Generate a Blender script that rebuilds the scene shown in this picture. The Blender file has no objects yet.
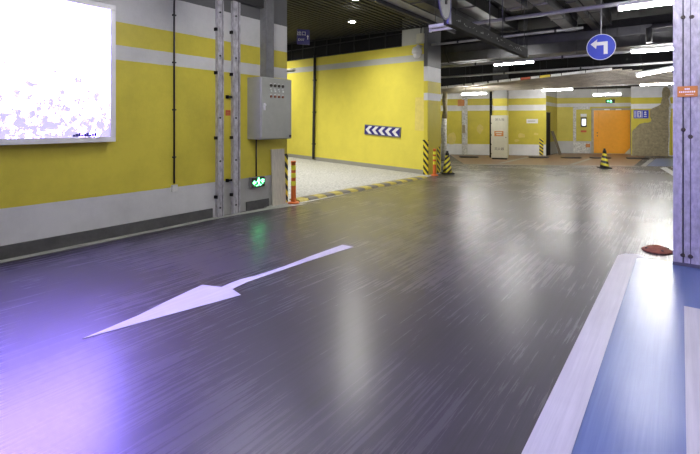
import bpy, math, random
from mathutils import Matrix, Vector
random.seed(7)
SC = bpy.context.scene
COL = SC.collection
# ------------------------------------------------------------------ camera, world, exposure
F, H, HY = 450.0, 1.5, 124.0                 # focal length in pixels, eye height, horizon row (700x454 frame)
TH = math.atan(331 / F)                      # camera heading left of the lane direction (+Y)
cT, sT = math.cos(TH), math.sin(TH)
cam = bpy.data.cameras.new('camera'); co = bpy.data.objects.new('camera', cam); COL.objects.link(co)
co.location = (0, 0, H); co.rotation_euler = (math.pi / 2, 0, TH)
cam.sensor_width = 36; cam.lens = F / 700 * 36; cam.shift_y = -103 / 700; cam.clip_start = .05
SC.camera = co
w = bpy.data.worlds.new('world'); SC.world = w; w.use_nodes = True
w.node_tree.nodes['Background'].inputs[0].default_value = (.75, .72, .9, 1)
w.node_tree.nodes['Background'].inputs[1].default_value = .10
vs = SC.view_settings
vs.view_transform = 'Standard'; vs.look = 'None'; vs.gamma = 1; vs.use_curve_mapping = False; vs.exposure = 0.65
TUBE, BOX, SPOT = 90.0, 30.0, 215.0           # tube lamps, advertising lightbox, ramp downlights

# ------------------------------------------------------------------ pixel helpers (give directions only)
def ray(px, py=HY):
    u = (px - 350) / F
    return Vector((u * cT - sT, u * sT + cT, -(py - HY) / F))
def G(px, py, z=0.0):
    d = ray(px, py); return Vector((0, 0, H)) + d * ((z - H) / d.z)
def T(px, py, t): return Vector((0, 0, H)) + ray(px, py) * t
def onX(px, py, x):
    d = ray(px, py); return Vector((0, 0, H)) + d * (x / d.x)
def onY(px, py, y):
    d = ray(px, py); return Vector((0, 0, H)) + d * (y / d.y)
def onL(px, py, p0, e):
    """hit of a pixel ray with the vertical plane through p0 along the ground direction e"""
    d = ray(px, py); n = Vector((-e.y, e.x, 0)); t = n.dot(Vector((p0.x, p0.y, 0))) / n.dot(d)
    return Vector((0, 0, H)) + d * t

# ------------------------------------------------------------------ materials
MATS = {}
def newmat(name):
    m = bpy.data.materials.new(name); m.use_nodes = True; MATS[name] = m
    return m, m.node_tree.nodes, m.node_tree.links, m.node_tree.nodes['Principled BSDF']
def nd(N, t, **k):
    n = N.new(t)
    for a, v in k.items():
        if a in n.inputs: n.inputs[a].default_value = v
        else: setattr(n, a, v)
    return n
def setin(n, d):
    for k, v in d.items(): n.inputs[k].default_value = v
def plain(name, col, rough=.5, metal=0, var=.18, scale=6, stretch=(1, 1, 1), bump=0.0, spec=.5, em=None, es=0):
    """colour with a little noise variation and fine relief"""
    m, N, L, b = newmat(name)
    tc = nd(N, 'ShaderNodeTexCoord'); mp = nd(N, 'ShaderNodeMapping'); mp.inputs['Scale'].default_value = stretch
    L.new(tc.outputs['Object'], mp.inputs[0])
    no = nd(N, 'ShaderNodeTexNoise', Scale=scale, Detail=6.0, Roughness=.65); L.new(mp.outputs[0], no.inputs['Vector'])
    r = nd(N, 'ShaderNodeValToRGB'); r.color_ramp.elements[0].position = .3; r.color_ramp.elements[1].position = .7
    r.color_ramp.elements[0].color = tuple(c * (1 - var) for c in col) + (1,)
    r.color_ramp.elements[1].color = tuple(min(1, c * (1 + var)) for c in col) + (1,)
    L.new(no.outputs['Fac'], r.inputs[0]); L.new(r.outputs[0], b.inputs['Base Color'])
    setin(b, {'Roughness': rough, 'Metallic': metal, 'Specular IOR Level': spec})
    if bump:
        bp = nd(N, 'ShaderNodeBump', Strength=bump, Distance=.02); L.new(no.outputs['Fac'], bp.inputs['Height']); L.new(bp.outputs[0], b.inputs['Normal'])
    if em: setin(b, {'Emission Color': em + (1,), 'Emission Strength': es})
    return m
YEL = (.70, .60, .07); WHT = (.70, .70, .70); GRY = (.15, .15, .155); LGR = (.42, .42, .41)
def stripes(name, bands, rough=.5, top=5.0, grime=.35):
    """wall paint in horizontal bands: bands = [(z_from, colour), ...] from the floor up, with scuffs"""
    m, N, L, b = newmat(name)
    tc = nd(N, 'ShaderNodeTexCoord'); sp = nd(N, 'ShaderNodeSeparateXYZ'); L.new(tc.outputs['Object'], sp.inputs[0])
    wob = nd(N, 'ShaderNodeTexNoise', Scale=9.0, Detail=3.0); L.new(tc.outputs['Object'], wob.inputs['Vector'])
    ma = nd(N, 'ShaderNodeMath', operation='MULTIPLY_ADD'); ma.inputs[1].default_value = .008; L.new(wob.outputs['Fac'], ma.inputs[0]); L.new(sp.outputs['Z'], ma.inputs[2])
    dv = nd(N, 'ShaderNodeMath', operation='DIVIDE'); L.new(ma.outputs[0], dv.inputs[0]); dv.inputs[1].default_value = top
    r = nd(N, 'ShaderNodeValToRGB'); cr = r.color_ramp; cr.interpolation = 'CONSTANT'
    cr.elements[0].position = 0; cr.elements[0].color = bands[0][1] + (1,)
    cr.elements[1].position = bands[1][0] / top; cr.elements[1].color = bands[1][1] + (1,)
    for z, c in bands[2:]:
        e = cr.elements.new(z / top); e.color = c + (1,)
    L.new(dv.outputs[0], r.inputs[0])
    n1 = nd(N, 'ShaderNodeTexNoise', Scale=1.3, Detail=8.0, Roughness=.7); L.new(tc.outputs['Object'], n1.inputs['Vector'])
    r1 = nd(N, 'ShaderNodeValToRGB'); r1.color_ramp.elements[0].position = .25; r1.color_ramp.elements[1].position = .6
    r1.color_ramp.elements[0].color = (1 - grime,) * 3 + (1,); r1.color_ramp.elements[1].color = (1, 1, 1, 1); L.new(n1.outputs['Fac'], r1.inputs[0])
    mx = nd(N, 'ShaderNodeMixRGB', blend_type='MULTIPLY'); mx.inputs[0].default_value = .6
    L.new(r.outputs[0], mx.inputs[1]); L.new(r1.outputs[0], mx.inputs[2]); L.new(mx.outputs[0], b.inputs['Base Color'])
    n2 = nd(N, 'ShaderNodeTexNoise', Scale=40.0, Detail=4.0); L.new(tc.outputs['Object'], n2.inputs['Vector'])
    bp = nd(N, 'ShaderNodeBump', Strength=.15, Distance=.01); L.new(n2.outputs['Fac'], bp.inputs['Height']); L.new(bp.outputs[0], b.inputs['Normal'])
    setin(b, {'Roughness': rough, 'Specular IOR Level': .35})
    return m
def diag(name, c1, c2, freq, rough=.45, z_per_x=1.0):
    """diagonal hazard bands"""
    m, N, L, b = newmat(name)
    tc = nd(N, 'ShaderNodeTexCoord'); sp = nd(N, 'ShaderNodeSeparateXYZ'); L.new(tc.outputs['Object'], sp.inputs[0])
    a = nd(N, 'ShaderNodeMath', operation='MULTIPLY_ADD'); a.inputs[1].default_value = z_per_x; L.new(sp.outputs['X'], a.inputs[0]); L.new(sp.outputs['Z'], a.inputs[2])
    f = nd(N, 'ShaderNodeMath', operation='MULTIPLY'); f.inputs[1].default_value = freq; L.new(a.outputs[0], f.inputs[0])
    fr = nd(N, 'ShaderNodeMath', operation='FRACT'); L.new(f.outputs[0], fr.inputs[0])
    gt = nd(N, 'ShaderNodeMath', operation='GREATER_THAN'); gt.inputs[1].default_value = .5; L.new(fr.outputs[0], gt.inputs[0])
    mx = nd(N, 'ShaderNodeMixRGB'); L.new(gt.outputs[0], mx.inputs[0]); mx.inputs[1].default_value = c1 + (1,); mx.inputs[2].default_value = c2 + (1,)
    L.new(mx.outputs[0], b.inputs['Base Color']); b.inputs['Roughness'].default_value = rough
    return m
def emit(name, col, strength):
    m, N, L, b = newmat(name)
    setin(b, {'Base Color': (.8, .8, .8, 1), 'Emission Color': col + (1,), 'Emission Strength': strength})
    return m
def floor_mat(name, dark, light, r0, r1, spec=.5, coat=0.0, cr_=.2):
    """sealed floor with long tyre and mop streaks along the lane"""
    m, N, L, b = newmat(name)
    tc = nd(N, 'ShaderNodeTexCoord')
    mp = nd(N, 'ShaderNodeMapping'); setin(mp, {'Scale': (40, 1.0, 1), 'Rotation': (0, 0, math.radians(4))}); L.new(tc.outputs['Object'], mp.inputs[0])
    n1 = nd(N, 'ShaderNodeTexNoise', Scale=1.0, Detail=7.0, Roughness=.7, Distortion=.3); L.new(mp.outputs[0], n1.inputs['Vector'])
    n2 = nd(N, 'ShaderNodeTexNoise', Scale=.55, Detail=5.0, Roughness=.6); L.new(tc.outputs['Object'], n2.inputs['Vector'])
    n3 = nd(N, 'ShaderNodeTexNoise', Scale=14.0, Detail=6.0, Roughness=.75); L.new(tc.outputs['Object'], n3.inputs['Vector'])
    a = nd(N, 'ShaderNodeMath', operation='ADD'); L.new(n1.outputs['Fac'], a.inputs[0]); L.new(n2.outputs['Fac'], a.inputs[1])
    h = nd(N, 'ShaderNodeMath', operation='MULTIPLY'); h.inputs[1].default_value = .5; L.new(a.outputs[0], h.inputs[0])
    r = nd(N, 'ShaderNodeValToRGB'); r.color_ramp.elements[0].position = .40; r.color_ramp.elements[1].position = .60
    r.color_ramp.elements[0].color = dark + (1,); r.color_ramp.elements[1].color = light + (1,); L.new(h.outputs[0], r.inputs[0])
    L.new(r.outputs[0], b.inputs['Base Color'])
    mr = nd(N, 'ShaderNodeMapRange'); setin(mr, {'From Min': .35, 'From Max': .65, 'To Min': r0, 'To Max': r1}); L.new(h.outputs[0], mr.inputs[0]); L.new(mr.outputs[0], b.inputs['Roughness'])
    mc = nd(N, 'ShaderNodeMapRange'); setin(mc, {'From Min': .35, 'From Max': .65, 'To Min': cr_ * .96, 'To Max': cr_ * 1.05}); L.new(h.outputs[0], mc.inputs[0]); L.new(mc.outputs[0], b.inputs['Coat Roughness'])
    setin(b, {'Specular IOR Level': spec, 'Coat Weight': coat, 'Coat Roughness': cr_})
    return m
floor_mat('floor', (.010, .008, .016), (.048, .040, .064), .44, .50, .6, .7, .27)
floor_mat('blue_bay', (.085, .14, .33), (.125, .19, .40), .30, .36, .5, .4, .22)
floor_mat('brown_bay', (.20, .12, .065), (.30, .19, .11), .35, .55)
floor_mat('paint_white', (.50, .50, .51), (.66, .66, .66), .3, .5)
floor_mat('paint_worn', (.24, .24, .23), (.46, .46, .44), .35, .55)
floor_mat('paint_faint', (.06, .06, .06), (.20, .20, .19), .35, .55)
floor_mat('paint_grey', (.36, .36, .34), (.46, .46, .44), .35, .5)
plain('ramp_concrete', (.40, .40, .385), .8, var=.55, scale=22, bump=.5)
left_paint = stripes('wall_left_paint', [(0, WHT), (.56, YEL), (2.357, WHT), (2.546, YEL), (2.855, WHT), (3.34, GRY)])
left_paint2 = stripes('wall_left_paint_bare', [(0, (.50, .50, .48)), (.56, YEL), (2.357, WHT), (2.546, YEL), (2.855, WHT), (3.34, GRY)])
ramp_paint = stripes('ramp_wall_paint', [(0, (.33, .32, .27)), (.12, (.80, .70, .10)), (3.36, (.55, .55, .52)), (3.56, (.80, .70, .10)), (3.87, (.55, .55, .50))], grime=.2)
end_paint = stripes('wall_end_paint', [(0, YEL), (2.2, WHT), (2.41, YEL), (2.77, WHT), (3.19, GRY)], grime=.2)
FW = (.84, .84, .83)
far_paint = stripes('far_wall_paint', [(0, FW), (.52, YEL), (2.13, FW), (2.42, YEL), (2.72, FW), (3.4, GRY)])
door_paint = stripes('door_wall_paint', [(0, (.5, .5, .48)), (.62, (.60, .52, .08)), (2.37, WHT), (2.55, (.60, .52, .08)), (2.84, (.62, .62, .6)), (3.4, GRY)])
patch_paint = stripes('patch_wall_paint', [(0, FW), (.02, YEL), (2.22, FW), (2.45, YEL), (2.74, FW), (3.4, GRY)])
pillar_paint = stripes('pillar_paint', [(0, YEL), (2.1, WHT), (2.3, YEL), (2.62, (.4, .4, .4)), (3.4, GRY)])
plain('skirting', (.085, .085, .085), .5, var=.3)
plain('ceiling', (.010, .010, .011), .85)
plain('beam', (.055, .055, .06), .7)
plain('beam_light', (.30, .30, .33), .6)
plain('slat', (.036, .036, .036), .6, spec=.3)
plain('black', (.008, .008, .0085), .7, spec=.25)
plain('dark_metal', (.03, .03, .033), .45)
plain('duct', (.06, .06, .064), .5, .3, var=.25, scale=3)
plain('duct_light', (.17, .17, .175), .5, .2, var=.25, scale=3)
plain('pipe', (.36, .36, .37), .4, .3)
plain('grey_box', (.42, .43, .39), .42, .2, var=.06)
plain('trunking', (.20, .20, .21), .5, .2)
plain('scratched_steel', (.50, .49, .53), .42, .2, var=.45, scale=22, stretch=(1, 1, .35), bump=.25)
plain('column_steel', (.42, .41, .44), .42, .1, var=.34, scale=24, stretch=(1, 1, .45), bump=.25)
plain('column_groove', (.10, .10, .12), .5)
plain('white_metal', (.84, .84, .85), .4, var=.05)
plain('white_plastic', (.72, .72, .70), .4, var=.08)
plain('cream', (.66, .64, .50), .45, var=.06)
plain('cream_dark', (.42, .41, .33), .5)
plain('orange_plastic', (.75, .17, .03), .4, var=.12)
plain('reflective_yellow', (.85, .78, .05), .35, var=.1)
plain('rubber_black', (.018, .018, .018), .55, var=.3, scale=20)
plain('rubber_worn', (.13, .12, .105), .6, var=.4, scale=20)
plain('yellow_rubber', (.40, .33, .06), .55, var=.35, scale=14)
plain('board', (.66, .62, .53), .7, var=.15, scale=5, stretch=(6, 6, 1))
plain('plank', (.17, .14, .10), .7, var=.25, scale=5, stretch=(8, 8, 1))
plain('raw_concrete', (.33, .28, .165), .9, var=.35, scale=9, bump=.5)
plain('orange_door', (.95, .44, .05), .22, var=.05, spec=.6)
plain('door_frame', (.40, .37, .28), .45)
plain('rust', (.30, .10, .05), .65, var=.4, scale=25, bump=.4)
plain('tan_slat', (.52, .47, .38), .6, var=.25, scale=3)
plain('foil_and_light_leak', (.74, .74, .72), .5)
plain('red_tape', (.45, .08, .03), .5)
plain('yellow_tape', (.75, .58, .03), .5)
plain('orange_label', (.58, .22, .045), .5, var=.08)
plain('red_label', (.55, .09, .03), .5)
plain('sign_blue', (.03, .06, .55), .35, var=.05)
plain('sign_navy', (.025, .02, .20), .4, var=.05)
plain('sign_white', (.82, .82, .82), .4, var=.04)
plain('ink', (.05, .04, .03), .6)
plain('faint_ink', (.22, .22, .22), .6)
plain('pale_yellow', (.74, .62, .16), .55, var=.1)
plain('glass_dark', (.012, .012, .014), .6, spec=.2)
plain('peeling', (.60, .60, .56), .8, var=.45, scale=16, bump=.6)
diag('hazard', (.015, .015, .015), (.80, .66, .03), 6.0, z_per_x=.8)
diag('hazard_wide', (.015, .015, .015), (.80, .66, .03), 5.0, z_per_x=1.2)
diag('cone_band', (.015, .015, .015), (.82, .72, .04), 6.0, z_per_x=.25)
diag('cone_band_tilted', (.015, .015, .015), (.82, .72, .04), 6.5, z_per_x=-.9)
emit('tube', (1.0, .985, .95), TUBE)
emit('downlight', (1, .97, .88), 60)
emit('exit_green', (.10, 1.0, .30), 7.0)
emit('screen', (.85, .92, 1.0), 1.6)
def poster_mat():
    """backlit poster, washed out, with faint violet foliage low down"""
    m, N, L, b = newmat('poster')
    tc = nd(N, 'ShaderNodeTexCoord'); sp = nd(N, 'ShaderNodeSeparateXYZ'); L.new(tc.outputs['Object'], sp.inputs[0])
    n1 = nd(N, 'ShaderNodeTexNoise', Scale=11.0, Detail=9.0, Roughness=.8); L.new(tc.outputs['Object'], n1.inputs['Vector'])
    mr = nd(N, 'ShaderNodeMapRange'); setin(mr, {'From Min': .05, 'From Max': 1.2, 'To Min': .13, 'To Max': -.02}); L.new(sp.outputs['Z'], mr.inputs[0])
    a = nd(N, 'ShaderNodeMath', operation='ADD'); L.new(n1.outputs['Fac'], a.inputs[0]); L.new(mr.outputs[0], a.inputs[1])
    r = nd(N, 'ShaderNodeValToRGB'); r.color_ramp.elements[0].position = .53; r.color_ramp.elements[0].color = (.29, .20, 1, 1)
    r.color_ramp.elements[1].position = .60; r.color_ramp.elements[1].color = (.0125, .011, .0195, 1); L.new(a.outputs[0], r.inputs[0])
    L.new(r.outputs[0], b.inputs['Emission Color']); setin(b, {'Emission Strength': BOX, 'Base Color': (.3, .3, .35, 1), 'Roughness': .2})
    return m
poster_mat()

# ------------------------------------------------------------------ geometry helpers
class MB:
    def __init__(s): s.v, s.f = [], []
    def add(s, vs, fs):
        o = len(s.v); s.v += [tuple(x) for x in vs]; s.f += [tuple(i + o for i in q) for q in fs]; return s
    def box(s, x0, x1, y0, y1, z0, z1):
        return s.add([(x0, y0, z0), (x1, y0, z0), (x1, y1, z0), (x0, y1, z0), (x0, y0, z1), (x1, y0, z1), (x1, y1, z1), (x0, y1, z1)],
                     [(3, 2, 1, 0), (4, 5, 6, 7), (0, 1, 5, 4), (1, 2, 6, 5), (2, 3, 7, 6), (3, 0, 4, 7)])
    def bar(s, p, q, wx, wz):
        """rectangular bar from p to q"""
        p, q = Vector(p), Vector(q); d = (q - p).normalized(); up = Vector((0, 0, 1)) if abs(d.z) < .95 else Vector((1, 0, 0))
        a = d.cross(up).normalized() * wx / 2; b = a.normalized().cross(d).normalized() * wz / 2
        vs = [e + sa * a + sb * b for e in (p, q) for sa, sb in ((-1, -1), (1, -1), (1, 1), (-1, 1))]
        return s.add(vs, [(0, 1, 2, 3), (7, 6, 5, 4), (0, 4, 5, 1), (1, 5, 6, 2), (2, 6, 7, 3), (3, 7, 4, 0)])
    def tube(s, pts, r, n=12):
        pts = [Vector(p) for p in pts]; rr = r if isinstance(r, (list, tuple)) else [r] * len(pts); vs = []
        for i, p in enumerate(pts):
            d = (pts[min(i + 1, len(pts) - 1)] - pts[max(i - 1, 0)]).normalized()
            up = Vector((0, 0, 1)) if abs(d.z) < .9 else Vector((1, 0, 0))
            a = d.cross(up).normalized(); b = a.cross(d).normalized()
            vs += [p + (a * math.cos(2 * math.pi * k / n) + b * math.sin(2 * math.pi * k / n)) * rr[i] for k in range(n)]
        fs = [(i * n + k, i * n + (k + 1) % n, (i + 1) * n + (k + 1) % n, (i + 1) * n + k) for i in range(len(pts) - 1) for k in range(n)]
        fs += [tuple(range(n))[::-1], tuple((len(pts) - 1) * n + k for k in range(n))]
        return s.add(vs, fs)
    def lathe(s, prof, n=24, cx=0, cy=0, cz=0, caps=True):
        vs = [(cx + r * math.cos(2 * math.pi * k / n), cy + r * math.sin(2 * math.pi * k / n), cz + z) for r, z in prof for k in range(n)]
        m = len(prof); fs = [(i * n + k, i * n + (k + 1) % n, (i + 1) * n + (k + 1) % n, (i + 1) * n + k) for i in range(m - 1) for k in range(n)]
        if caps: fs += [tuple(range(n))[::-1], tuple((m - 1) * n + k for k in range(n))]
        return s.add(vs, fs)
    def prism(s, poly, y0, y1):
        """polygon in local xz, extruded from y0 (front) to y1"""
        n = len(poly); vs = [(x, y0, z) for x, z in poly] + [(x, y1, z) for x, z in poly]
        return s.add(vs, [tuple(range(n)), tuple(range(2 * n - 1, n - 1, -1))] + [(i, i + n, (i + 1) % n + n, (i + 1) % n) for i in range(n)])
    def flat(s, poly, z0, z1):
        n = len(poly); vs = [(p[0], p[1], z0) for p in poly] + [(p[0], p[1], z1) for p in poly]
        return s.add(vs, [tuple(range(n))[::-1], tuple(range(n, 2 * n))] + [(i, (i + 1) % n, (i + 1) % n + n, i + n) for i in range(n)])
    def disc(s, cx, cz, r, y0, y1, n=40):
        return s.prism([(cx + r * math.cos(2 * math.pi * k / n), cz + r * math.sin(2 * math.pi * k / n)) for k in range(n)], y0, y1)
    def build(s, name, mat, parent=None, smooth=False, bevel=0):
        me = bpy.data.meshes.new(name); me.from_pydata(s.v, [], s.f)
        import bmesh
        bm = bmesh.new(); bm.from_mesh(me); bmesh.ops.recalc_face_normals(bm, faces=bm.faces); bm.to_mesh(me); bm.free()
        me.materials.append(MATS[mat])
        if smooth:
            for p in me.polygons: p.use_smooth = len(p.vertices) == 4
        o = bpy.data.objects.new(name, me); COL.objects.link(o)
        if parent: o.parent = parent
        if bevel:
            b = o.modifiers.new('bevel', 'BEVEL'); b.width = bevel; b.segments = 2; b.limit_method = 'ANGLE'
        return o
def tag(o, label=None, cat=None, group=None, kind=None):
    for k, v in (('label', label), ('category', cat), ('group', group), ('kind', kind)):
        if v: o[k] = v
    return o
def thing(name, label, cat, M=None, group=None):
    o = bpy.data.objects.new(name, None); o.empty_display_size = .1; COL.objects.link(o)
    if M is not None: o.matrix_world = M
    return tag(o, label, cat, group)
def frame(p, ex, ez=(0, 0, 1)):
    """local frame: x to the viewer's right, y into the wall, z up"""
    ex = Vector(ex).normalized(); ez = Vector(ez).normalized(); ey = ez.cross(ex).normalized(); ez = ex.cross(ey)
    return Matrix(((ex.x, ey.x, ez.x, p[0]), (ex.y, ey.y, ez.y, p[1]), (ex.z, ey.z, ez.z, p[2]), (0, 0, 0, 1)))
def at(p): return Matrix.Translation(Vector(p))
def text(name, body, size, x, z, y, mat, parent, align='CENTER'):
    cu = bpy.data.curves.new(name, 'FONT'); cu.body = body; cu.size = size; cu.extrude = .001; cu.align_x = align; cu.align_y = 'CENTER'; cu.resolution_u = 3
    t = bpy.data.objects.new(name, cu); COL.objects.link(t); bpy.context.view_layer.update()
    me = bpy.data.meshes.new_from_object(t.evaluated_get(bpy.context.evaluated_depsgraph_get())); bpy.data.objects.remove(t)
    me.transform(Matrix.Translation((x, y, z)) @ Matrix.Rotation(math.pi / 2, 4, 'X'))
    me.materials.clear(); me.materials.append(MATS[mat]); me.name = name
    o = bpy.data.objects.new(name, me); COL.objects.link(o); o.parent = parent
    return o
def struct(o, label=None): return tag(o, label, kind='structure')

# ------------------------------------------------------------------ the setting
XL = -6.06                                   # left wall face
YE = onX(287, HY, XL).y                      # where the left wall ends at the ramp opening
CZ = 4.8                                     # slab height
E20 = Vector((math.cos(math.radians(20)), math.sin(math.radians(20)), 0))   # the far bays are turned a little
N20 = Vector((-E20.y, E20.x, 0))
struct(MB().box(-5.8, 14, -9, 32, -.2, 0).build('floor', 'floor'), 'dark sealed garage floor with streaks')
struct(MB().box(-16, -5.8, -9, YE - .3, -.2, 0).build('floor_left', 'floor'))
struct(MB().box(-16, -5.8, 12.9, 32, -.2, 0).build('floor_back', 'floor'))
struct(MB().box(-6.2, 14, -9, 32, CZ, CZ + .2).box(-16, -6.2, 13.7, 32, CZ, CZ + .2).build('ceiling', 'ceiling'), 'black ceiling slab')
# left wall in two paint lengths
y1 = onX(217, HY, XL).y
wl = struct(MB().box(XL - .3, XL, -9, y1, -.1, CZ).build('wall_left', 'wall_left_paint'), 'yellow garage wall with white bands')
wl2 = struct(MB().box(XL - .3, XL, y1, YE, -.1, CZ).build('wall_left_end', 'wall_left_paint_bare'))
struct(MB().box(XL, XL + .025, -9, 4.5, 0, .15).box(XL, XL + .025, 5.2, 5.72, 0, .15).build('baseboard_left', 'skirting'), 'dark grey skirting along the yellow wall')
gl = MB().flat([(XL + .03, -9), (XL + .15, -9), (XL + .15, 4.6), (XL + .24, 5.5), (XL + .42, 6.3), (XL + .26, 6.3), (XL + .1, 5.5), (XL + .03, 4.6)], 0, .003)
struct(gl.build('trim_1', 'paint_grey'), 'pale grey line along the foot of the yellow wall')
# ramp: floor, yellow wall, wall end
R0 = G(427, 175); yaw = math.radians(10); pit = math.radians(1.4)
ea = Vector((-math.cos(yaw) * math.cos(pit), math.sin(yaw) * math.cos(pit), math.sin(pit)))   # along the wall, into the ramp, rising
RW = frame(R0, -ea)                          # local x = -a
struct(MB().add([(-5.8, 5.6, 0), (-5.8, 12.9, 0), (-17, 15.2, .27), (-17, 5.6, .27), (-5.8, 5.6, -.2), (-5.8, 12.9, -.2), (-17, 15.2, -.2), (-17, 5.6, -.2)],
                [(0, 1, 2, 3), (7, 6, 5, 4), (0, 4, 5, 1), (1, 5, 6, 2), (2, 6, 7, 3), (3, 7, 4, 0)]).build('floor_ramp', 'ramp_concrete'), 'pale rough concrete ramp floor')
mit = -.8 * math.tan(yaw)
wr = struct(MB().flat([(-11, 0), (-.10, 0), (mit - .1, .8), (-11, .8)], -.3, 3.87).flat([(-1.05, 0), (-.10, 0), (mit - .1, .8), (-1.05, .8)], 3.87, 4.75).build('wall_ramp', 'ramp_wall_paint'), 'bright yellow ramp wall with a grey band')
wr.matrix_world = RW
we = struct(MB().box(R0.x - .10, R0.x + .03, R0.y - .01, R0.y + .88, -.05, CZ - .01).build('wall_ramp_end', 'wall_end_paint'), 'striped end face of the ramp wall')
# dark glazed band above the ramp wall
win = thing('window_1', None, None, RW); win['kind'] = 'structure'; win['label'] = 'dark glazed band above the ramp wall'
fr = MB().box(-11, -1.05, .02, .08, 3.87, 3.91).box(-11, -1.05, .02, .08, 4.28, 4.31)
for i in range(14): x = -1.05 - i * .72; fr.box(x - .012, x + .012, .02, .08, 3.87, 4.9)
fr.build('window_frame', 'dark_metal', win)
for i in range(13): x = -1.05 - i * .72; MB().box(x - .7, x - .02, .05, .06, 3.91, 4.9).build('pane', 'glass_dark', win)
struct(MB().box(-17, XL - .3, 5.0, 5.6, -.1, 5.4).build('wall_ramp_side', 'ceiling'))
struct(MB().box(-17.2, -17, 5, 15.5, -.1, 5.4).build('wall_ramp_back', 'ramp_concrete'))
# slatted ceiling over the ramp
sc = thing('ceiling_ramp', None, None); sc['kind'] = 'structure'; sc['label'] = 'dark slatted ceiling over the ramp'
def rampz(x): return 4.38 + .055 * max(0, -(x + 5.9))
MB().add([(-5.5, YE + .02, CZ - .08), (-5.5, 13.2, CZ - .08), (-17, 15.5, CZ + .55), (-17, 5.6, CZ + .55), (-5.5, YE + .02, CZ - .01), (-5.5, 13.2, CZ - .01), (-17, 15.5, CZ + .7), (-17, 5.6, CZ + .7)],
         [(0, 1, 2, 3), (7, 6, 5, 4), (0, 4, 5, 1), (1, 5, 6, 2), (2, 6, 7, 3), (3, 7, 4, 0)]).build('backing', 'black', sc)
for i in range(51):
    x = -5.76 - i * .19
    yb = R0.y + (R0.x - x) * math.tan(yaw) - .03 if x < R0.x else R0.y - .03
    z = rampz(x); y0 = YE + .02 if x > XL - .33 else 5.62
    MB().add([(x - .04, y0, z), (x + .04, y0, z), (x + .04, yb, z), (x - .04, yb, z), (x - .04, y0, z + .022), (x + .04, y0, z + .022), (x + .04, yb, z + .022), (x - .04, yb, z + .022)],
             [(3, 2, 1, 0), (4, 5, 6, 7), (0, 1, 5, 4), (1, 2, 6, 5), (2, 3, 7, 6), (3, 0, 4, 7)]).build('slat', 'slat', sc)
MB().bar((-5.9, R0.y - .06, 4.36), (-15.5, R0.y + 9.5 * math.tan(yaw) - .06, rampz(-15.5) - .03), .05, .04).build('edge_trim', 'slat', sc)
struct(MB().box(-5.62, -5.30, 5.0, 13.2, 4.40, 4.62).build('trim_2', 'beam_light'), 'grey edge beam at the slatted ceiling')
struct(MB().box(-5.70, -5.62, 5.0, 13.2, 4.30, 4.45).build('trim_3', 'beam'))
# far walls, each a slab standing on its own base line
def fwall(name, sk, base, xa, xb, mat, z1=3.3, th=.25, e=E20, label=None):
    p0 = G(*base); A = onL(xa, HY, p0, e); B = onL(xb, HY, p0, e); Lw = (B - A).length
    M = frame((A.x, A.y, 0), e)
    o = struct(MB().flat([(0, 0), (Lw, 0), (Lw, th), (sk * th, th)], -.05, z1).build(name, mat), label); o.matrix_world = M
    return p0, A, B, M
pA, A0, A1, MA = fwall('wall_back_left', 0, (465, 154.6), 425, 500, 'far_wall_paint', label='yellow and white far wall behind the cream cabinet')
pB, B0, B1, MBk = fwall('wall_back_middle', 0, (530, 155.4), 500, 546, 'far_wall_paint', label='yellow far wall with a white paper notice')
pD, D0, D1, MD = fwall('wall_back_door', 0, (611, 153.8), 540, 645, 'door_wall_paint', label='olive wall around the orange door')
pP, P0, P1, MP = fwall('wall_back_right', math.tan(math.radians(20)), (648, 155.8), 631, 790, 'patch_wall_paint', th=1.5, label='far wall with bare concrete patch')
Cc = onL(557, HY, pD, E20)
struct(MB().add([(B1.x, B1.y, -.05), (Cc.x, Cc.y, -.05), (Cc.x - .3, Cc.y, -.05), (B1.x - .3, B1.y, -.05), (B1.x, B1.y, 3.3), (Cc.x, Cc.y, 3.3), (Cc.x - .3, Cc.y, 3.3), (B1.x - .3, B1.y, 3.3)],
                [(3, 2, 1, 0), (4, 5, 6, 7), (0, 1, 5, 4), (1, 2, 6, 5), (2, 3, 7, 6), (3, 0, 4, 7)]).build('wall_back_return', 'door_wall_paint'))
struct(MB().box(-16, -15.8, 13, 30, -.1, CZ).build('wall_far_left', 'far_wall_paint'))
struct(MB().box(-16, 14, 21, 32, 3.28, 3.5).box(-16, 14, 20.8, 21, 3.28, CZ).build('ceiling_back', 'ceiling'), 'black lower ceiling over the far bays')
struct(MB().box(13.8, 14, -9, 32, -.1, CZ).build('wall_right', 'wall_left_paint'))
struct(MB().box(-6.4, 14, -9.2, -9, -.1, CZ).build('wall_behind', 'wall_left_paint'))

# ------------------------------------------------------------------ floor paint
def paint(name, pts, mat, label, z=.004, cat='floor marking', group=None, z0=.0005):
    return tag(MB().flat([(p.x, p.y) if hasattr(p, 'x') else p for p in pts], z0, z).build(name, mat), label, cat, group)
ap = [(81.6, 339.4), (138, 315.8), (170, 300), (202.4, 285), (221.7, 287.5), (230, 283.5), (241, 279.5), (254, 276.5), (286, 265.8), (310, 256.5), (342.4, 245), (353.6, 247), (330, 254.5), (299, 264.6), (270, 274.5), (248, 282), (232, 289.3), (241, 295.2)]
paint('lane_arrow', [G(*p) for p in ap][::-1], 'paint_white', 'long white painted arrow on the dark lane floor')
bay = [(-.45, -4), (2.6, -4), (2.6, 6.0), (-.45, 6.0)]
paint('blue_parking_bay', bay, 'blue_bay', 'glossy blue painted parking bay floor beside the steel column', .002)
ln = [(-.59, -4), (-.402, -4), (-.402, 5.78), (-.40, 5.97), (-.26, 6.02), (-.40, 6.13), (-.52, 6.08), (-.58, 5.95)]
paint('bay_line', ln, 'paint_white', 'thick white line with rounded end along the blue bay', z0=.0022)
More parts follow.
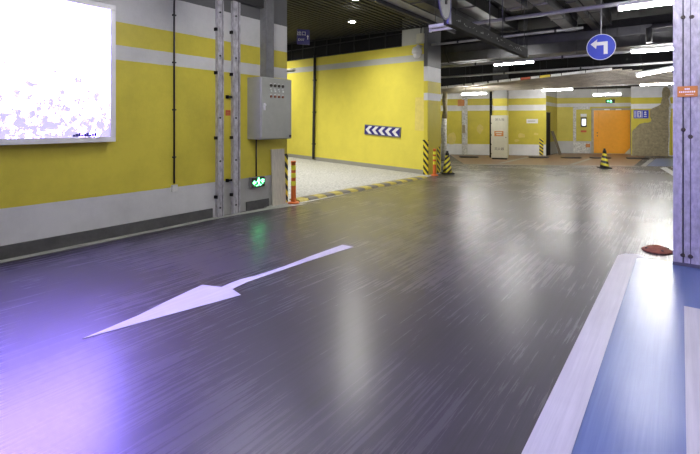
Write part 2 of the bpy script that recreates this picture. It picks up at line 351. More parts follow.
paint('bay_line', [(.02, -4), (.19, -4), (.19, 4.61), (.02, 4.61)], 'paint_white', 'white line lying inside the blue bay with square end', z0=.0025)
# far bays: brown floor, pale border and dividers
f0, f1 = G(440, 164.2), G(640, 166.6)
def fl(a, b): return f0 + E20 * a + N20 * b
fx = Vector(((f1 - f0).x, (f1 - f0).y, 0)).normalized(); fn = Vector((-fx.y, fx.x, 0)); flen = (f1 - f0).length
def fb(a, b): p = f0 + fx * a + fn * b; return (p.x, p.y)
def bw(M, px, off=-.10): v = loc(M, px, HY); v.y = off; v = M @ v; return (v.x, v.y)
def loc(M, px, py):
    inv = M.inverted(); o = inv @ Vector((0, 0, H)); d = inv.to_3x3() @ ray(px, py); t = -o.y / d.y; return o + d * t
bb = paint('floor_bays', [fb(.9, .23), fb(flen - .1, .23), bw(MP, 645, -.12), bw(MP, 633, -.12), bw(MD, 630), bw(MD, 559), bw(MBk, 546), bw(MBk, 502), bw(MA, 497, -.2), bw(MA, 450, -.2)], 'brown_bay', 'worn reddish brown floor of the far parking bays', .0025); del bb['category']; struct(bb)
paint('bay_border_line', [fb(-3, 0), fb(flen, 0), fb(flen, .22), fb(-3, .22)], 'paint_worn', 'pale border line in front of the brown bays', .004)
for (xa, ya, xb, yb, lab) in ((499, 163.6, 527, 157.5, 'worn white divider line on brown bay floor by the cream cabinet'), (571, 164.8, 590, 158.8, 'worn white divider line on brown bay floor beyond the lone cone'), (643, 166.5, 652, 159.5, 'worn white divider line between brown bay and far blue bay')):
    a, b = G(xa, ya), G(xb, yb); n = Vector((-(b - a).y, (b - a).x, 0)).normalized() * .08
    paint('bay_divider_line', [a - n, a + n, b + n, b - n][::-1], 'paint_worn', lab, .005, z0=.003)
paint('far_blue_bay', [G(647, 166), G(690, 166.5), G(685, 158.5), G(656, 158.5)], 'blue_bay', 'faded blue bay floor in front of the bare concrete patch', .0035)
paint('far_bay_line', [G(660, 168), G(666, 167.2), G(690, 181), G(690, 186)], 'paint_white', 'white slanting line beside the far blue bay', .0045)
paint('faint_arrow', [G(*p) for p in ((541, 173.2), (552, 170.6), (553, 172), (569, 171.6), (569, 174), (556, 174.2), (559, 176))][::-1], 'paint_faint', 'worn faint arrow on the lane before the brown bays', .004)
# rubber kerb strip across the ramp mouth: alternating yellow and black segments
ks = thing('rubber_kerb_strip', 'low rubber threshold strip of yellow and black segments across ramp mouth', 'speed bump')
k0, k1 = G(300.5, 202.2), G(428, 178.0); kd = (k1 - k0).normalized(); kn = Vector((-kd.y, kd.x, 0)); nseg = 19; sl = (k1 - k0).length / nseg
for i in range(nseg):
    a = k0 + kd * (i * sl + .006); b = k0 + kd * ((i + 1) * sl - .006)
    prof = [(0, 0), (.05, .035), (.17, .045), (.29, .035), (.34, 0)]
    vs = [(p + kn * w_).to_tuple()[:2] + (z + .001,) for p in (a, b) for w_, z in prof]
    MB().add(vs, [(0, 1, 2, 3, 4), (9, 8, 7, 6, 5)] + [(j, j + 5, (j + 1) % 5 + 5, (j + 1) % 5) for j in range(5)]).build('segment', 'yellow_rubber' if i % 2 == 0 else 'rubber_worn', ks)

# ------------------------------------------------------------------ left wall things
# advertising lightbox
yb1 = onX(116.0, HY, XL + .14).y; z0, z1 = 1.27, 3.04; y0 = -2.2
lb = thing('advertising_lightbox', 'huge washed-out backlit advertising panel in white frame on yellow wall', 'lightbox', frame((XL, y0, z0), (0, 1, 0)))
W_, H_ = yb1 - y0, z1 - z0
MB().box(.01, W_ - .01, -.10, 0, .01, H_ - .01).build('housing', 'white_metal', lb)
MB().box(0, W_, -.14, -.09, 0, .07).box(0, W_, -.14, -.09, H_ - .07, H_).box(0, .07, -.14, -.09, .07, H_ - .07).box(W_ - .07, W_, -.14, -.09, .07, H_ - .07).build('frame', 'white_metal', lb, bevel=.006)
MB().box(.07, W_ - .07, -.115, -.10, .07, H_ - .07).build('poster', 'poster', lb)
d0 = onX(73, 137, XL + .12).y - y0; mk = MB()
for k in range(9): mk.box(d0 + k * .031, d0 + k * .031 + .028, -.118, -.115, .075, .10 + .02 * ((k * 7) % 3) / 2)
mk.build('dark_print', 'sign_navy', lb)
# conduit with switch box on the wall
yc = onX(173.5, HY, XL).y
cd = thing('wall_conduit', 'thin grey conduit running down yellow wall to small white box', 'conduit', frame((XL, yc, 0), (0, 1, 0)))
MB().tube([(0, -.02, .62), (0, -.02, CZ)], .013, 8).build('pipe', 'dark_metal', cd, True)
MB().box(-.045, .045, -.045, 0, .50, .60).build('switch_box', 'white_plastic', cd, bevel=.006)
for z in (1.0, 1.7, 2.4, 3.1): MB().box(-.025, .025, -.036, 0, z, z + .02).build('clip', 'dark_metal', cd)
# steel guide posts
for i, (pa, pb, lab) in enumerate(((218, 224.5, 'scratched steel guide post bolted to wall, farther from the grey control box'), (233.5, 241, 'scratched steel guide post bolted to wall, next to the grey control box'))):
    ya, yb = onX(pa, HY, XL + .07).y, onX(pb, HY, XL + .07).y; wd = yb - ya
    p = thing('guide_post', lab, 'steel post', frame((XL + .003, ya, 0), (0, 1, 0)), 'steel guide posts on the yellow wall')
    MB().box(0, wd * .62, -.07, -.05, 0, 3.55).box(0, .012, -.05, 0, 0, 3.55).box(wd * .62 - .012, wd * .62, -.05, 0, 0, 3.55).build('channel', 'scratched_steel', p)
    MB().box(wd * .62, wd * .78, -.045, 0, 0, 3.55).build('seal_strip', 'black', p)
    MB().box(wd * .78, wd * .96, -.06, 0, 0, 3.55).build('flange', 'scratched_steel', p)
    for z in (.3, 1.25, 2.3, 3.0): MB().box(-.03, .0, -.06, -.002, z, z + .05).build('bracket', 'black', p)
    for z in (.15, .9, 1.6, 2.6, 3.3): MB().tube([(wd * .3, -.08, z), (wd * .3, -.069, z)], .016, 8).build('bolt', 'dark_metal', p)
ya = onX(225.5, HY, XL).y; yb = onX(230.5, HY, XL).y
for z, lab in ((1.93, 'short black tie bar joining the steel posts at head height'), (.55, 'short black tie bar joining the steel posts near the floor')):
    tb = thing('tie_bar', lab, 'bracket', frame((XL, ya, z), (0, 1, 0)), 'tie bars between steel posts')
    MB().box(0, yb - ya, -.05, -.03, 0, .035).build('bar', 'black', tb); MB().box(0, .03, -.05, 0, -.01, .045).build('lug', 'black', tb)
yl0, yl1 = onX(217, HY, XL).y, onX(263, HY, XL).y
tag(MB().box(XL, XL + .10, yl0, yl1, 3.555, 3.72).box(XL, XL + .13, yl0, yl1, 3.70, 3.74).build('steel_lintel', 'dark_metal'), 'dark steel lintel resting across the two scratched guide posts', 'lintel')
rl = thing('wall_tag', 'small orange-red paper tag on wall between the steel posts', 'tag', frame((XL, onX(225.5, HY, XL).y, 1.64), (0, 1, 0)))
MB().box(0, .10, -.004, 0, 0, .09).build('paper', 'red_label', rl); MB().box(.01, .09, -.006, -.004, .02, .03).box(.02, .08, -.006, -.004, .045, .055).build('print', 'orange_label', rl)
# cable trunking and control box
yt0 = onX(260, HY, XL).y
tr = thing('cable_trunking', 'tall grey steel cable trunking rising from the control box', 'trunking', frame((XL, yt0, 0), (0, 1, 0)))
MB().box(0, .19, -.155, -.001, 2.33, 4.6).build('body', 'trunking', tr); MB().box(.004, .186, -.162, -.155, 2.35, 4.6).build('cover', 'trunking', tr, bevel=.003)
yx0 = onX(247, HY, XL).y
cb = thing('control_box', 'grey steel control box with buttons and lamps mounted on yellow wall', 'control box', frame((XL + .003, yx0, 1.235), (0, 1, 0)))
MB().box(0, .74, -.33, 0, 0, 1.07).build('body', 'grey_box', cb, bevel=.008)
dr = MB().box(.008, .732, -.355, -.335, .012, 1.058).build('door', 'grey_box', cb, bevel=.006)
hd = MB().box(.055, .085, -.372, -.355, .50, .62).tube([(.07, -.385, .59), (.07, -.372, .59)], .02, 10).build('handle', 'white_metal', dr)
MB().box(.67, .725, -.358, -.355, .03, .07).build('lock_plate', 'dark_metal', dr)
emit('lamp_red', (.8, .08, .05), .25); emit('lamp_green', (.1, .35, .2), .05)
for r_ in range(3):
    for c_ in range(4):
        x, z = .22 + c_ * .095, .93 - r_ * .095
        MB().tube([(x, -.375, z), (x, -.355, z)], (.024, .016, .02)[r_], 12).build('button' if r_ != 1 else 'indicator_lamp', ('ink', 'lamp_green', 'rust')[r_], dr)
        MB().box(x - .022, x + .022, -.358, -.355, z + .032, z + .042).build('name_plate', 'sign_white', dr)
# exit sign low on the wall, with conduit from the box
def running_man(parent, x, z, s, y, mat):
    m = MB().disc(x + .02 * s, z + .40 * s, .075 * s, y, y + .002, 14)
    for poly in ([(-.10, .30), (.06, .32), (.10, .0), (-.04, -.02)], [(.05, .30), (.22, .14), (.26, .19), (.09, .33)], [(-.09, .30), (-.24, .16), (-.20, .11), (-.04, .22)],
                 [(.10, .02), (.20, -.18), (.34, -.14), (.34, -.20), (.17, -.26), (.02, .0)], [(.02, .02), (-.12, -.18), (-.32, -.20), (-.32, -.26), (-.08, -.26), (.08, -.04)]):
        m.prism([(x + a * s, z + b * s) for a, b in poly], y, y + .002)
    return m.build('running_figure', mat, parent)
ye = onX(248.5, 180, XL).y
es = thing('exit_sign', 'small lit green exit sign low on wall beneath the control box', 'exit sign', frame((XL, ye, .385), (0, 1, 0)))
MB().box(0, .31, -.07, -.002, 0, .185).build('housing', 'trunking', es, bevel=.005)
MB().box(.015, .31, -.074, -.07, .01, .175).build('face', 'ink', es)
running_man(es, .165, .08, .19, -.078, 'exit_green')
MB().prism([(.03, .09), (.07, .13), (.07, .105), (.105, .105), (.105, .075), (.07, .075), (.07, .05)], -.078, -.076).build('arrow', 'exit_green', es)
MB().box(.225, .295, -.078, -.076, .09, .103).box(.225, .295, -.078, -.076, .12, .133).box(.254, .267, -.078, -.076, .06, .145).build('lettering', 'exit_green', es)
yc = onX(255.5, HY, XL).y
tag(MB().tube([(XL + .02, yc, .575), (XL + .02, yc, 1.235)], .013, 8).build('conduit_drop', 'dark_metal', None, True), 'short dark conduit between control box and exit sign', 'conduit')
# board leaning at the wall end and hazard edge strip
yb0 = onX(270.5, HY, XL).y
bd = MB().add([(0, -.07, 0), (.33, -.07, 0), (.33, -.045, 0), (0, -.045, 0), (0, -.028, 1.03), (.33, -.028, 1.03), (.33, -.003, 1.03), (0, -.003, 1.03)],
              [(3, 2, 1, 0), (4, 5, 6, 7), (0, 1, 5, 4), (1, 2, 6, 5), (2, 3, 7, 6), (3, 0, 4, 7)]).build('loose_board', 'board')
bd.matrix_world = frame((XL, yb0, .003), (0, 1, 0)); tag(bd, 'pale plywood board leaning on the wall beside the orange bollard', 'board')
hz = MB().box(-.10, 0, -.012, 0, 0, .93).box(-.012, 0, 0, .10, 0, .93).build('edge_guard', 'hazard_wide')
hz.matrix_world = frame((XL, YE + .012, .004), (0, 1, 0)); tag(hz, 'black and yellow guard strip on the edge beside the plywood board', 'edge guard')

# ------------------------------------------------------------------ bollards and cones
def bollard(p, h, label):
    b = thing('bollard', label, 'bollard', at((p.x, p.y, .002)), 'orange traffic bollards')
    MB().lathe([(.11, 0), (.11, .018), (.095, .03), (.06, .04)], 24).build('base', 'orange_plastic', b, True)
    MB().lathe([(.055, .035), (.048, .10), (.045, h * .5), (.043, h - .03), (.048, h - .03), (.05, h), (.02, h + .004)], 20).build('post', 'orange_plastic', b, True)
    for z in (h * .90, h * .72, h * .53): MB().lathe([(.0465, z - .09), (.0475, z - .085), (.0465, z - .005), (.0455, z)], 20).build('reflective_band', 'reflective_yellow', b, True)
bollard(G(293.5, 203.4), .80, 'orange bollard with yellow bands standing next to the plywood board')
bollard(G(434.5, 175.6), .78, 'orange bollard with yellow bands at the corner of the ramp wall')
def cone(p, h, label, mat, rz):
    b = thing('traffic_cone', label, 'traffic cone', at((p.x, p.y, .002)) @ Matrix.Rotation(rz, 4, 'Z'), 'striped traffic cones')
    MB().box(-.19, .19, -.19, .19, 0, .035).build('base', 'rubber_black', b, bevel=.012)
    MB().lathe([(.145, .035), (.135, .07), (.045, h - .06), (.03, h - .055), (.03, h), (.012, h + .004)], 24).build('body', mat, b, True)
    MB().lathe([(.062, h - .13), (.050, h - .06), (.034, h - .05), (.034, h + .004), (.01, h + .008)], 20).build('cap', 'rubber_black', b, True)
cone(G(604.5, 168.2), .66, 'black and yellow cone standing alone out on the lane', 'cone_band', .4)
cone(G(447.3, 173.6), .68, 'black and yellow cone beside the ramp wall bollard', 'cone_band_tilted', .6)
g1 = MB().box(-.16, -.005, -.035, 0, 0, 1.0).box(-.175, .002, -.045, 0, .98, 1.02).build('edge_guard', 'hazard_wide'); g1.matrix_world = frame((R0.x + .06, R0.y - .012, .012), (1, 0, 0))
tag(g1, 'black and yellow guard board on the front of the ramp wall corner', 'edge guard')
g2 = MB().box(0, .16, -.015, 0, 0, .80).build('edge_guard', 'hazard'); g2.matrix_world = frame((R0.x + .032, R0.y + .62, .004), (0, 1, 0))
tag(g2, 'black and yellow guard strip on the striped wall end behind bollard', 'edge guard')
# rusty dome base left on the floor by the steel column
cp = G(657, 251.0)
dm = thing('rusty_floor_dome', 'rusty reddish brown metal dome lying on floor beside steel column', 'floor dome', at((cp.x, cp.y, .0045)))
MB().lathe([(.155, 0), (.155, .01), (.13, .022), (.085, .045), (.06, .055), (.052, .055), (.048, .03)], 28).build('dome', 'rust', dm, True)
MB().lathe([(.046, .02), (.046, .035), (.01, .036)], 20).build('hole', 'black', dm)
for k in range(4):
    a = k * math.pi / 2 + .5; MB().lathe([(.014, 0), (.014, .012), (.006, .014)], 8, .115 * math.cos(a), .115 * math.sin(a), .024).build('bolt', 'dark_metal', dm)

# ------------------------------------------------------------------ ramp wall things
def ramp_hit(px, py):
    inv = RW.inverted(); o = inv @ Vector((0, 0, H)); d = inv.to_3x3() @ ray(px, py); t = -o.y / d.y; return o + d * t
q = [ramp_hit(*p) for p in ((365.3, 124.4), (401.4, 127.4), (400.7, 137.7), (364.9, 134.3))]
def bil(u, v, y): # u right, v down
    p = (q[0] * (1 - u) + q[1] * u) * (1 - v) + (q[3] * (1 - u) + q[2] * u) * v; return (p.x, y, p.z)
cs = thing('chevron_sign', 'navy sign board with white chevrons pointing into the ramp on yellow wall', 'sign', RW)
def qprism(uv, y0, y1):
    n = len(uv); return ([bil(u, v, y0) for u, v in uv] + [bil(u, v, y1) for u, v in uv], [tuple(range(n)), tuple(range(2 * n - 1, n - 1, -1))] + [(i, i + n, (i + 1) % n + n, (i + 1) % n) for i in range(n)])
MB().add(*qprism([(0, 0), (1, 0), (1, 1), (0, 1)], -.03, -.002)).build('backing', 'trunking', cs)
MB().add(*qprism([(.02, .08), (.98, .08), (.98, .92), (.02, .92)], -.034, -.03)).build('panel', 'sign_navy', cs)
for k in range(5):
    u = .035 + k * .186
    MB().add(*qprism([(u, .5), (u + .10, .11), (u + .19, .11), (u + .095, .5), (u + .19, .89), (u + .10, .89)], -.037, -.034)).build('chevron', 'sign_white', cs)
h0 = ramp_hit(316, 62); h1 = ramp_hit(316, 160)
rp = thing('ramp_wall_pipe', 'dark vertical pipe fixed to bright yellow ramp wall', 'pipe', RW)
MB().tube([(h0.x, -.06, .06), (h0.x, -.06, 3.95)], .05, 10).build('pipe', 'dark_metal', rp, True)
for z in (.6, 1.8, 3.0): MB().box(h0.x - .07, h0.x + .07, -.09, 0, z, z + .04).build('clamp', 'dark_metal', rp)
a, b = ramp_hit(415.5, 97.5), ramp_hit(431, 131)
pp = MB().box(a.x, -.12, -.006, -.002, b.z, a.z).build('paint_patch', 'pale_yellow'); pp.matrix_world = RW; tag(pp, 'paler repainted rectangle near the corner of the ramp wall', 'paint patch')
a = ramp_hit(421.5, 58)
cc = thing('security_camera', 'white dome security camera under its junction box on ramp wall', 'security camera', RW @ at((a.x, 0, 0)))
zt = ramp_hit(422, 34).z; zb = ramp_hit(422, 43.5).z
MB().box(-.11, .11, -.13, -.002, zb, zt).build('junction_box', 'cream', cc, bevel=.01)
MB().tube([(.0, -.05, zt), (.0, -.05, zt + .15), (.02, -.05, zt + .2)], .014, 8).build('cable', 'black', cc, True)
MB().tube([(0, -.02, zb - .10), (0, -.18, zb - .10), (0, -.22, zb - .14)], .05, 10).build('bracket', 'white_plastic', cc, True)
MB().lathe([(.05, .30), (.12, .27), (.15, .18), (.15, .10), (.11, .09)], 20, 0, -.22, zb - .42).build('housing', 'white_plastic', cc, True)
MB().lathe([(.115, .09), (.11, .03), (.075, -.03), (.03, -.05)], 20, 0, -.22, zb - .42).build('dome', 'white_metal', cc, True)
# hanging blue exit-route sign
hs = G(303.5, 37, 4.0); hp = T(303.5, 37, 12.0)
bs = thing('hanging_exit_sign', 'blue hanging sign with white characters and arrow under slatted ceiling', 'sign', frame((hp.x, hp.y, hp.z), (.97, .20, -.06)))
bs.matrix_world = frame((hp.x, hp.y, hp.z), Vector((cT, sT, 0)).lerp(Vector((0, 1, 0)), .35))
MB().box(-.17, .17, 0, .03, -.20, .20).build('panel', 'sign_navy', bs)
text('lettering', '出口', .125, -.055, .085, -.002, 'sign_white', bs); text('lettering', 'EXIT', .085, -.06, -.08, -.002, 'sign_white', bs)
MB().prism([(.115, .06), (.145, .015), (.125, .015), (.125, -.06), (.105, -.06), (.105, .015), (.085, .015)], -.003, 0).build('arrow', 'sign_white', bs)
zr = rampz(hp.x) - hp.z
for x in (-.14, .14): MB().tube([(x, .015, .19), (x, .015, zr + .02)], .006, 6).build('hanger_rod', 'dark_metal', bs)
# grab rail end on the ramp wall
a = ramp_hit(290, 69); rr = MB().tube([(a.x - .3, -.06, a.z - .03), (a.x + .35, -.06, a.z - .03)], .04, 10).build('wall_lamp_tube', 'white_plastic', None, True); rr.matrix_world = RW
tag(rr, 'short pale tube fixed along the grey band of ramp wall', 'tube')
# downlights in the slatted ceiling
def downlight(x, y, label, e=SPOT):
    z = rampz(x)
    d = thing('downlight', label, 'downlight', at((x, y, z)), 'downlights in the slatted ceiling')
    MB().lathe([(.13, -.012), (.13, .0), (.12, .07), (.105, .07), (.10, -.012), (.13, -.012)], 24, caps=False).build('trim_ring', 'white_metal', d, True)
    MB().lathe([(.10, -.008), (.10, .02), (.02, .021)], 24).build('lens', 'downlight', d)
    l = bpy.data.lights.new('downlight_beam', 'SPOT'); l.energy = e; l.color = (1, .97, .90); l.spot_size = math.radians(150); l.spot_blend = .9; l.shadow_soft_size = .08
    lo = bpy.data.objects.new('downlight_beam', l); COL.objects.link(lo); lo.parent = d; lo.location = (0, 0, -.05)
p = G(352, 22, 4.47); downlight(p.x, p.y, 'round downlight glowing in slatted ceiling nearest the ramp wall camera')
p = G(355.5, -3, 4.42); downlight(p.x, p.y, 'round downlight in slatted ceiling above the ramp mouth')
downlight(-9.2, 7.3, 'unseen round downlight in slatted ceiling behind the left wall end', SPOT * 1.4)  # unseen downlight, strengthened to light the ramp wall
downlight(-11.2, 9.5, 'added unseen downlight in slatted ceiling halfway up the ramp', SPOT * 1.6); downlight(-13.2, 11.8, 'added unseen downlight in slatted ceiling far up the ramp', SPOT * 1.2)  # unseen downlights added so the ramp wall is evenly bright

# ------------------------------------------------------------------ far wall things
def loc(M, px, py):
    inv = M.inverted(); o = inv @ Vector((0, 0, H)); d = inv.to_3x3() @ ray(px, py); t = -o.y / d.y; return o + d * t
# orange door with steel frame
a, b = loc(MD, 593.5, 153), loc(MD, 630, 110); zt = b.z
od = thing('door_1', None, None, MD); od['kind'] = 'structure'; od['label'] = 'glossy orange double door in metal frame'
MB().box(a.x - .10, a.x, -.06, .02, 0, zt + .10).box(b.x, b.x + .10, -.06, .02, 0, zt + .10).box(a.x, b.x, -.06, .02, zt, zt + .10).build('door_frame', 'door_frame', od)
MB().box(a.x, b.x, -.03, 0, .02, zt).build('door_leaf', 'orange_door', od)
MB().box(a.x + .10, a.x + .22, -.05, -.03, .03, zt - .02).build('door_stile', 'orange_door', od, bevel=.008)
for z in (.9, 1.05): MB().tube([(a.x + .16, -.075, z), (a.x + .16, -.05, z)], .025, 8).build('knob', 'dark_metal', od)
MB().prism([(b.x - .25, .02), (b.x, .02), (b.x, .30)], -.036, -.03).build('kick_patch', 'cream', od)
for pxx in (606.5, 618): c = loc(MD, pxx, 110.5); MB().box(c.x - .12, c.x + .12, -.12, -.06, zt + .0, zt + .05).build('closer', 'white_metal', od)
# exit sign above door
c = loc(MD, 610, 101.3)
e2 = thing('exit_sign', 'lit green exit sign above the orange door', 'exit sign', MD @ at((c.x, 0, c.z)))
MB().box(-.20, .20, -.08, -.002, -.09, .09).build('housing', 'dark_metal', e2); MB().box(-.18, .18, -.084, -.08, -.075, .075).build('face', 'ink', e2)
running_man(e2, .02, -.015, .16, -.087, 'exit_green'); MB().prism([(-.15, 0), (-.11, .045), (-.11, .015), (-.05, .015), (-.05, -.015), (-.11, -.015), (-.11, -.045)], -.087, -.084).build('arrow', 'exit_green', e2)
# bare white door outline, terminal and tags left of the door
a, b = loc(MD, 573, 154), loc(MD, 592, 106.5); c = loc(MD, 576, 109.5)
fo = thing('plaster_outline', 'white unpainted plaster outline on olive wall beside the orange door', 'plaster outline', MD)
MB().box(a.x, c.x, -.03, -.001, 0, b.z).box(c.x, b.x - .1, -.03, -.001, c.z, b.z).build('outline', 'peeling', fo)
MB().box(c.x, b.x - .12, -.015, -.001, 0, .55).build('lower_panel', 'peeling', fo)
c = loc(MD, 583.5, 122)
tm = thing('access_terminal', 'black access terminal with lit screen beside the orange door', 'terminal', MD @ at((c.x, 0, c.z)))
MB().box(-.13, .13, -.09, -.002, -.26, .24).build('body', 'ink', tm, bevel=.01); MB().box(-.085, .085, -.096, -.09, -.17, .15).build('screen', 'screen', tm)
for (pxx, pyy, ww, hh, mt, lab) in ((583.5, 115.3, .14, .075, 'sign_white', 'small white notice above the access terminal'), (583.5, 131.3, .13, .05, 'red_label', 'small red label below the access terminal'), (587.8, 145.5, .10, .09, 'orange_label', 'orange tag low on wall beside the orange door')):
    c = loc(MD, pxx, pyy); o = MB().box(-ww, ww, -.035, -.017, -hh, hh).box(-ww * .7, ww * .7, -.037, -.035, -hh * .3, hh * .1).build('wall_notice', mt); o.matrix_world = MD @ at((c.x, 0, c.z)); tag(o, lab, 'notice')
# dark doorway and leaning planks at the return
MR = frame((B1.x, B1.y, 0), (Cc - B1))
b = loc(MBk, 546, 113)
dk = thing('dark_door_panel', 'tall black panel at the corner of yellow wall with paper notice', 'panel', MR)
MB().box(.03, .70, -.05, -.003, .004, b.z).build('panel', 'black', dk); MB().box(.0, .73, -.06, -.003, b.z, b.z + .04).build('head', 'dark_metal', dk)
x = 1.0
o = MB().add([(x, -.42, .005), (x + .45, -.42, .005), (x + .45, -.37, .005), (x, -.37, .005), (x, -.06, 1.15), (x + .45, -.06, 1.15), (x + .45, -.01, 1.15), (x, -.01, 1.15)],
             [(3, 2, 1, 0), (4, 5, 6, 7), (0, 1, 5, 4), (1, 2, 6, 5), (2, 3, 7, 6), (3, 0, 4, 7)]).build('leaning_plank', 'plank'); o.matrix_world = MR; tag(o, 'grey brown plank leaning on wall between black panel and orange door', 'plank')
# yellow wall with notice, hazard guard
a, b = loc(MBk, 526.5, 119), loc(MBk, 538, 123.3)
nt = thing('paper_notice', 'white paper notice strip on the yellow wall near hazard guard', 'notice', MBk)
MB().box(a.x, b.x, -.008, -.002, b.z, a.z).build('paper', 'sign_white', nt); MB().box(a.x + .05, b.x - .12, -.01, -.008, b.z + .09, b.z + .12).build('print', 'faint_ink', nt)
a, b = loc(MBk, 539.7, 154.5), loc(MBk, 542, 138)
g3 = MB().box(-.09, .09, -.02, -.001, 0, .80).build('edge_guard', 'hazard'); g3.matrix_world = MBk @ at((a.x + .07, 0, .01)); tag(g3, 'black and yellow guard strip below the paper notice corner', 'edge guard')
for (pxx, pyy, s_, lab) in ((521, 135.5, .22, 'large pale scraped patch on yellow wall under the paper notice'), (516.5, 140.5, .14, 'small pale scraped patch on yellow wall beside cream cabinet'), (536, 134, .12, 'tiny pale scraped patch on yellow wall above hazard guard')):
    c = loc(MBk, pxx, pyy); o = MB().prism([(c.x + s_ * math.cos(k * .7) * random.uniform(.6, 1.2), c.z + s_ * .6 * math.sin(k * .7) * random.uniform(.6, 1.2)) for k in range(9)], -.005, -.001).build('paint_patch', 'pale_yellow'); o.matrix_world = MBk; tag(o, lab, 'paint patch')
for (pxx, pyy, s_, lab) in ((452.5, 138, .26, 'pale scraped patch on yellow wall beside the white pilaster'), (479.5, 129, .2, 'pale scraped patch on yellow wall left of cream cabinet')):
    c = loc(MA, pxx, pyy); o = MB().prism([(c.x + s_ * math.cos(k * .7) * random.uniform(.6, 1.2), c.z + s_ * 1.2 * math.sin(k * .7) * random.uniform(.6, 1.2)) for k in range(9)], -.005, -.001).build('paint_patch', 'pale_yellow'); o.matrix_world = MA; tag(o, lab, 'paint patch')
# white pilaster with orange plate, peeling drain pipe
a, b = loc(MA, 462, 155), loc(MA, 467.5, 155)
pl = thing('white_pilaster', 'narrow white peeling pilaster on yellow far wall', 'pilaster', MA)
MB().box(a.x, b.x, -.16, 0, 0, 3.25).build('shaft', 'peeling', pl); MB().box(a.x + .02, a.x + .16, -.175, -.16, 1.05, 1.45).build('bare_spot', 'raw_concrete', pl)
c = loc(MA, 461.2, 103); o = MB().box(-.16, .16, -.20, -.17, -.15, .15).box(-.12, .12, -.203, -.20, -.02, .05).build('orange_plate', 'orange_label'); o.matrix_world = MA @ at((c.x, 0, c.z)); tag(o, 'square orange plate fixed on the white pilaster', 'sign plate')
p = G(444, 159.5)
dp = thing('drain_pipe', 'peeling white drain pipe with bare upper length behind ramp wall corner', 'pipe', at((p.x, p.y, 0)))
MB().tube([(0, 0, 0), (.01, 0, .6), (-.01, 0, 1.2), (.02, 0, 1.75)], [.13, .11, .12, .10], 12).build('lower_pipe', 'peeling', dp, True)
MB().tube([(.02, 0, 1.75), (.06, 0, 2.1), (.03, 0, 2.5), (.06, 0, 2.85)], [.12, .09, .11, .09], 12).build('upper_pipe', 'raw_concrete', dp, True)
# striped pillar and cream cabinet
E12 = Vector((math.cos(math.radians(12)), math.sin(math.radians(12)), 0))
pp0 = G(493, 157.6); MPi = frame((pp0.x, pp0.y, .003), E12)
pw = loc(MPi, 507, 157).x
pi_ = thing('striped_pillar', 'square yellow and grey striped pillar behind the cream cabinet', 'pillar', MPi)
MB().box(0, pw, 0, .8, 0, 3.3).build('shaft', 'pillar_paint', pi_, bevel=.02); MB().box(-.01, pw + .01, -.01, .81, 3.3, CZ).build('capital', 'beam', pi_)
tag(MB().tube([(pp0.x - .08, pp0.y - .05, .003), (pp0.x - .08, pp0.y - .05, 2.95)], .055, 10).build('black_pipe', 'black', None, True), 'black vertical pipe on the edge of the striped pillar', 'pipe')
k0 = G(491, 159.2); MC = frame((k0.x, k0.y, .003), E12); cw = loc(MC, 507.5, 158).x; ch = loc(MC, 499, 115.3).z
hc = thing('hydrant_cabinet', 'tall cream metal hydrant cabinet with two doors before the pillar', 'cabinet', MC)
MB().box(.03, cw - .03, .03, .32, 0, .06).build('plinth', 'black', hc); MB().box(0, cw, 0, .36, .06, ch).build('body', 'cream', hc, bevel=.008)
d1 = MB().box(.01, cw - .01, -.02, 0, .80, ch - .01).build('door', 'cream', hc, bevel=.006); d2 = MB().box(.01, cw - .01, -.02, 0, .07, .785).build('door', 'cream', hc, bevel=.006)
text('lettering', '消火栓', .13, cw / 2 + .02, ch - .19, -.023, 'ink', d1); text('lettering', '灭火器', .13, cw / 2, .44, -.023, 'ink', d2)
MB().box(.14, cw - .16, -.026, -.02, .98, 1.20).build('warning_label', 'orange_label', d1); MB().box(.19, cw - .21, -.028, -.026, 1.11, 1.16).box(.22, cw - .24, -.028, -.026, 1.03, 1.07).build('label_print', 'cream', d1)
for z, dd in ((1.5, d1), (1.0, d1), (.60, d2), (.2, d2)): MB().box(-.015, .03, -.03, -.01, z, z + .06).build('hinge', 'ink', dd)
MB().tube([(cw - .06, -.045, .93), (cw - .06, -.02, .93)], .02, 8).build('knob', 'ink', d1)
# sign and bare concrete on the right far wall
a, b = loc(MP, 633.5, 110.3), loc(MP, 648.3, 118.3)
ts = thing('pictogram_sign', 'blue pictogram sign on the white and yellow wall above concrete patch', 'sign', MP)
MB().box(a.x, b.x, -.03, -.012, b.z, a.z).build('panel', 'sign_blue', ts)
w2 = b.x - a.x; h2 = a.z - b.z
def R(x0, x1, y0_, y1_, m=None): return (a.x + w2 * x0, a.x + w2 * x1, -.034, -.03, b.z + h2 * y0_, b.z + h2 * y1_)
MB().box(*R(.05, .09, .1, .9)).box(*R(.13, .17, .1, .9)).build('print', 'sign_white', ts)
MB().box(*R(.25, .52, .12, .88)).build('pictogram_field', 'sign_white', ts)
MB().disc(a.x + w2 * .36, b.z + h2 * .70, h2 * .09, -.037, -.034, 12).prism([(a.x + w2 * x_, b.z + h2 * z_) for x_, z_ in ((.31, .58), (.46, .58), (.46, .48), (.41, .48), (.41, .2), (.33, .2), (.33, .48), (.31, .48))], -.037, -.034).build('pictogram', 'sign_blue', ts)
MB().box(*R(.57, .60, .1, .9)).build('divider', 'sign_white', ts)
MB().disc(a.x + w2 * .78, b.z + h2 * .72, h2 * .12, -.034, -.03, 12).box(*R(.70, .86, .40, .55)).box(*R(.68, .88, .18, .28)).build('pictogram', 'sign_white', ts)
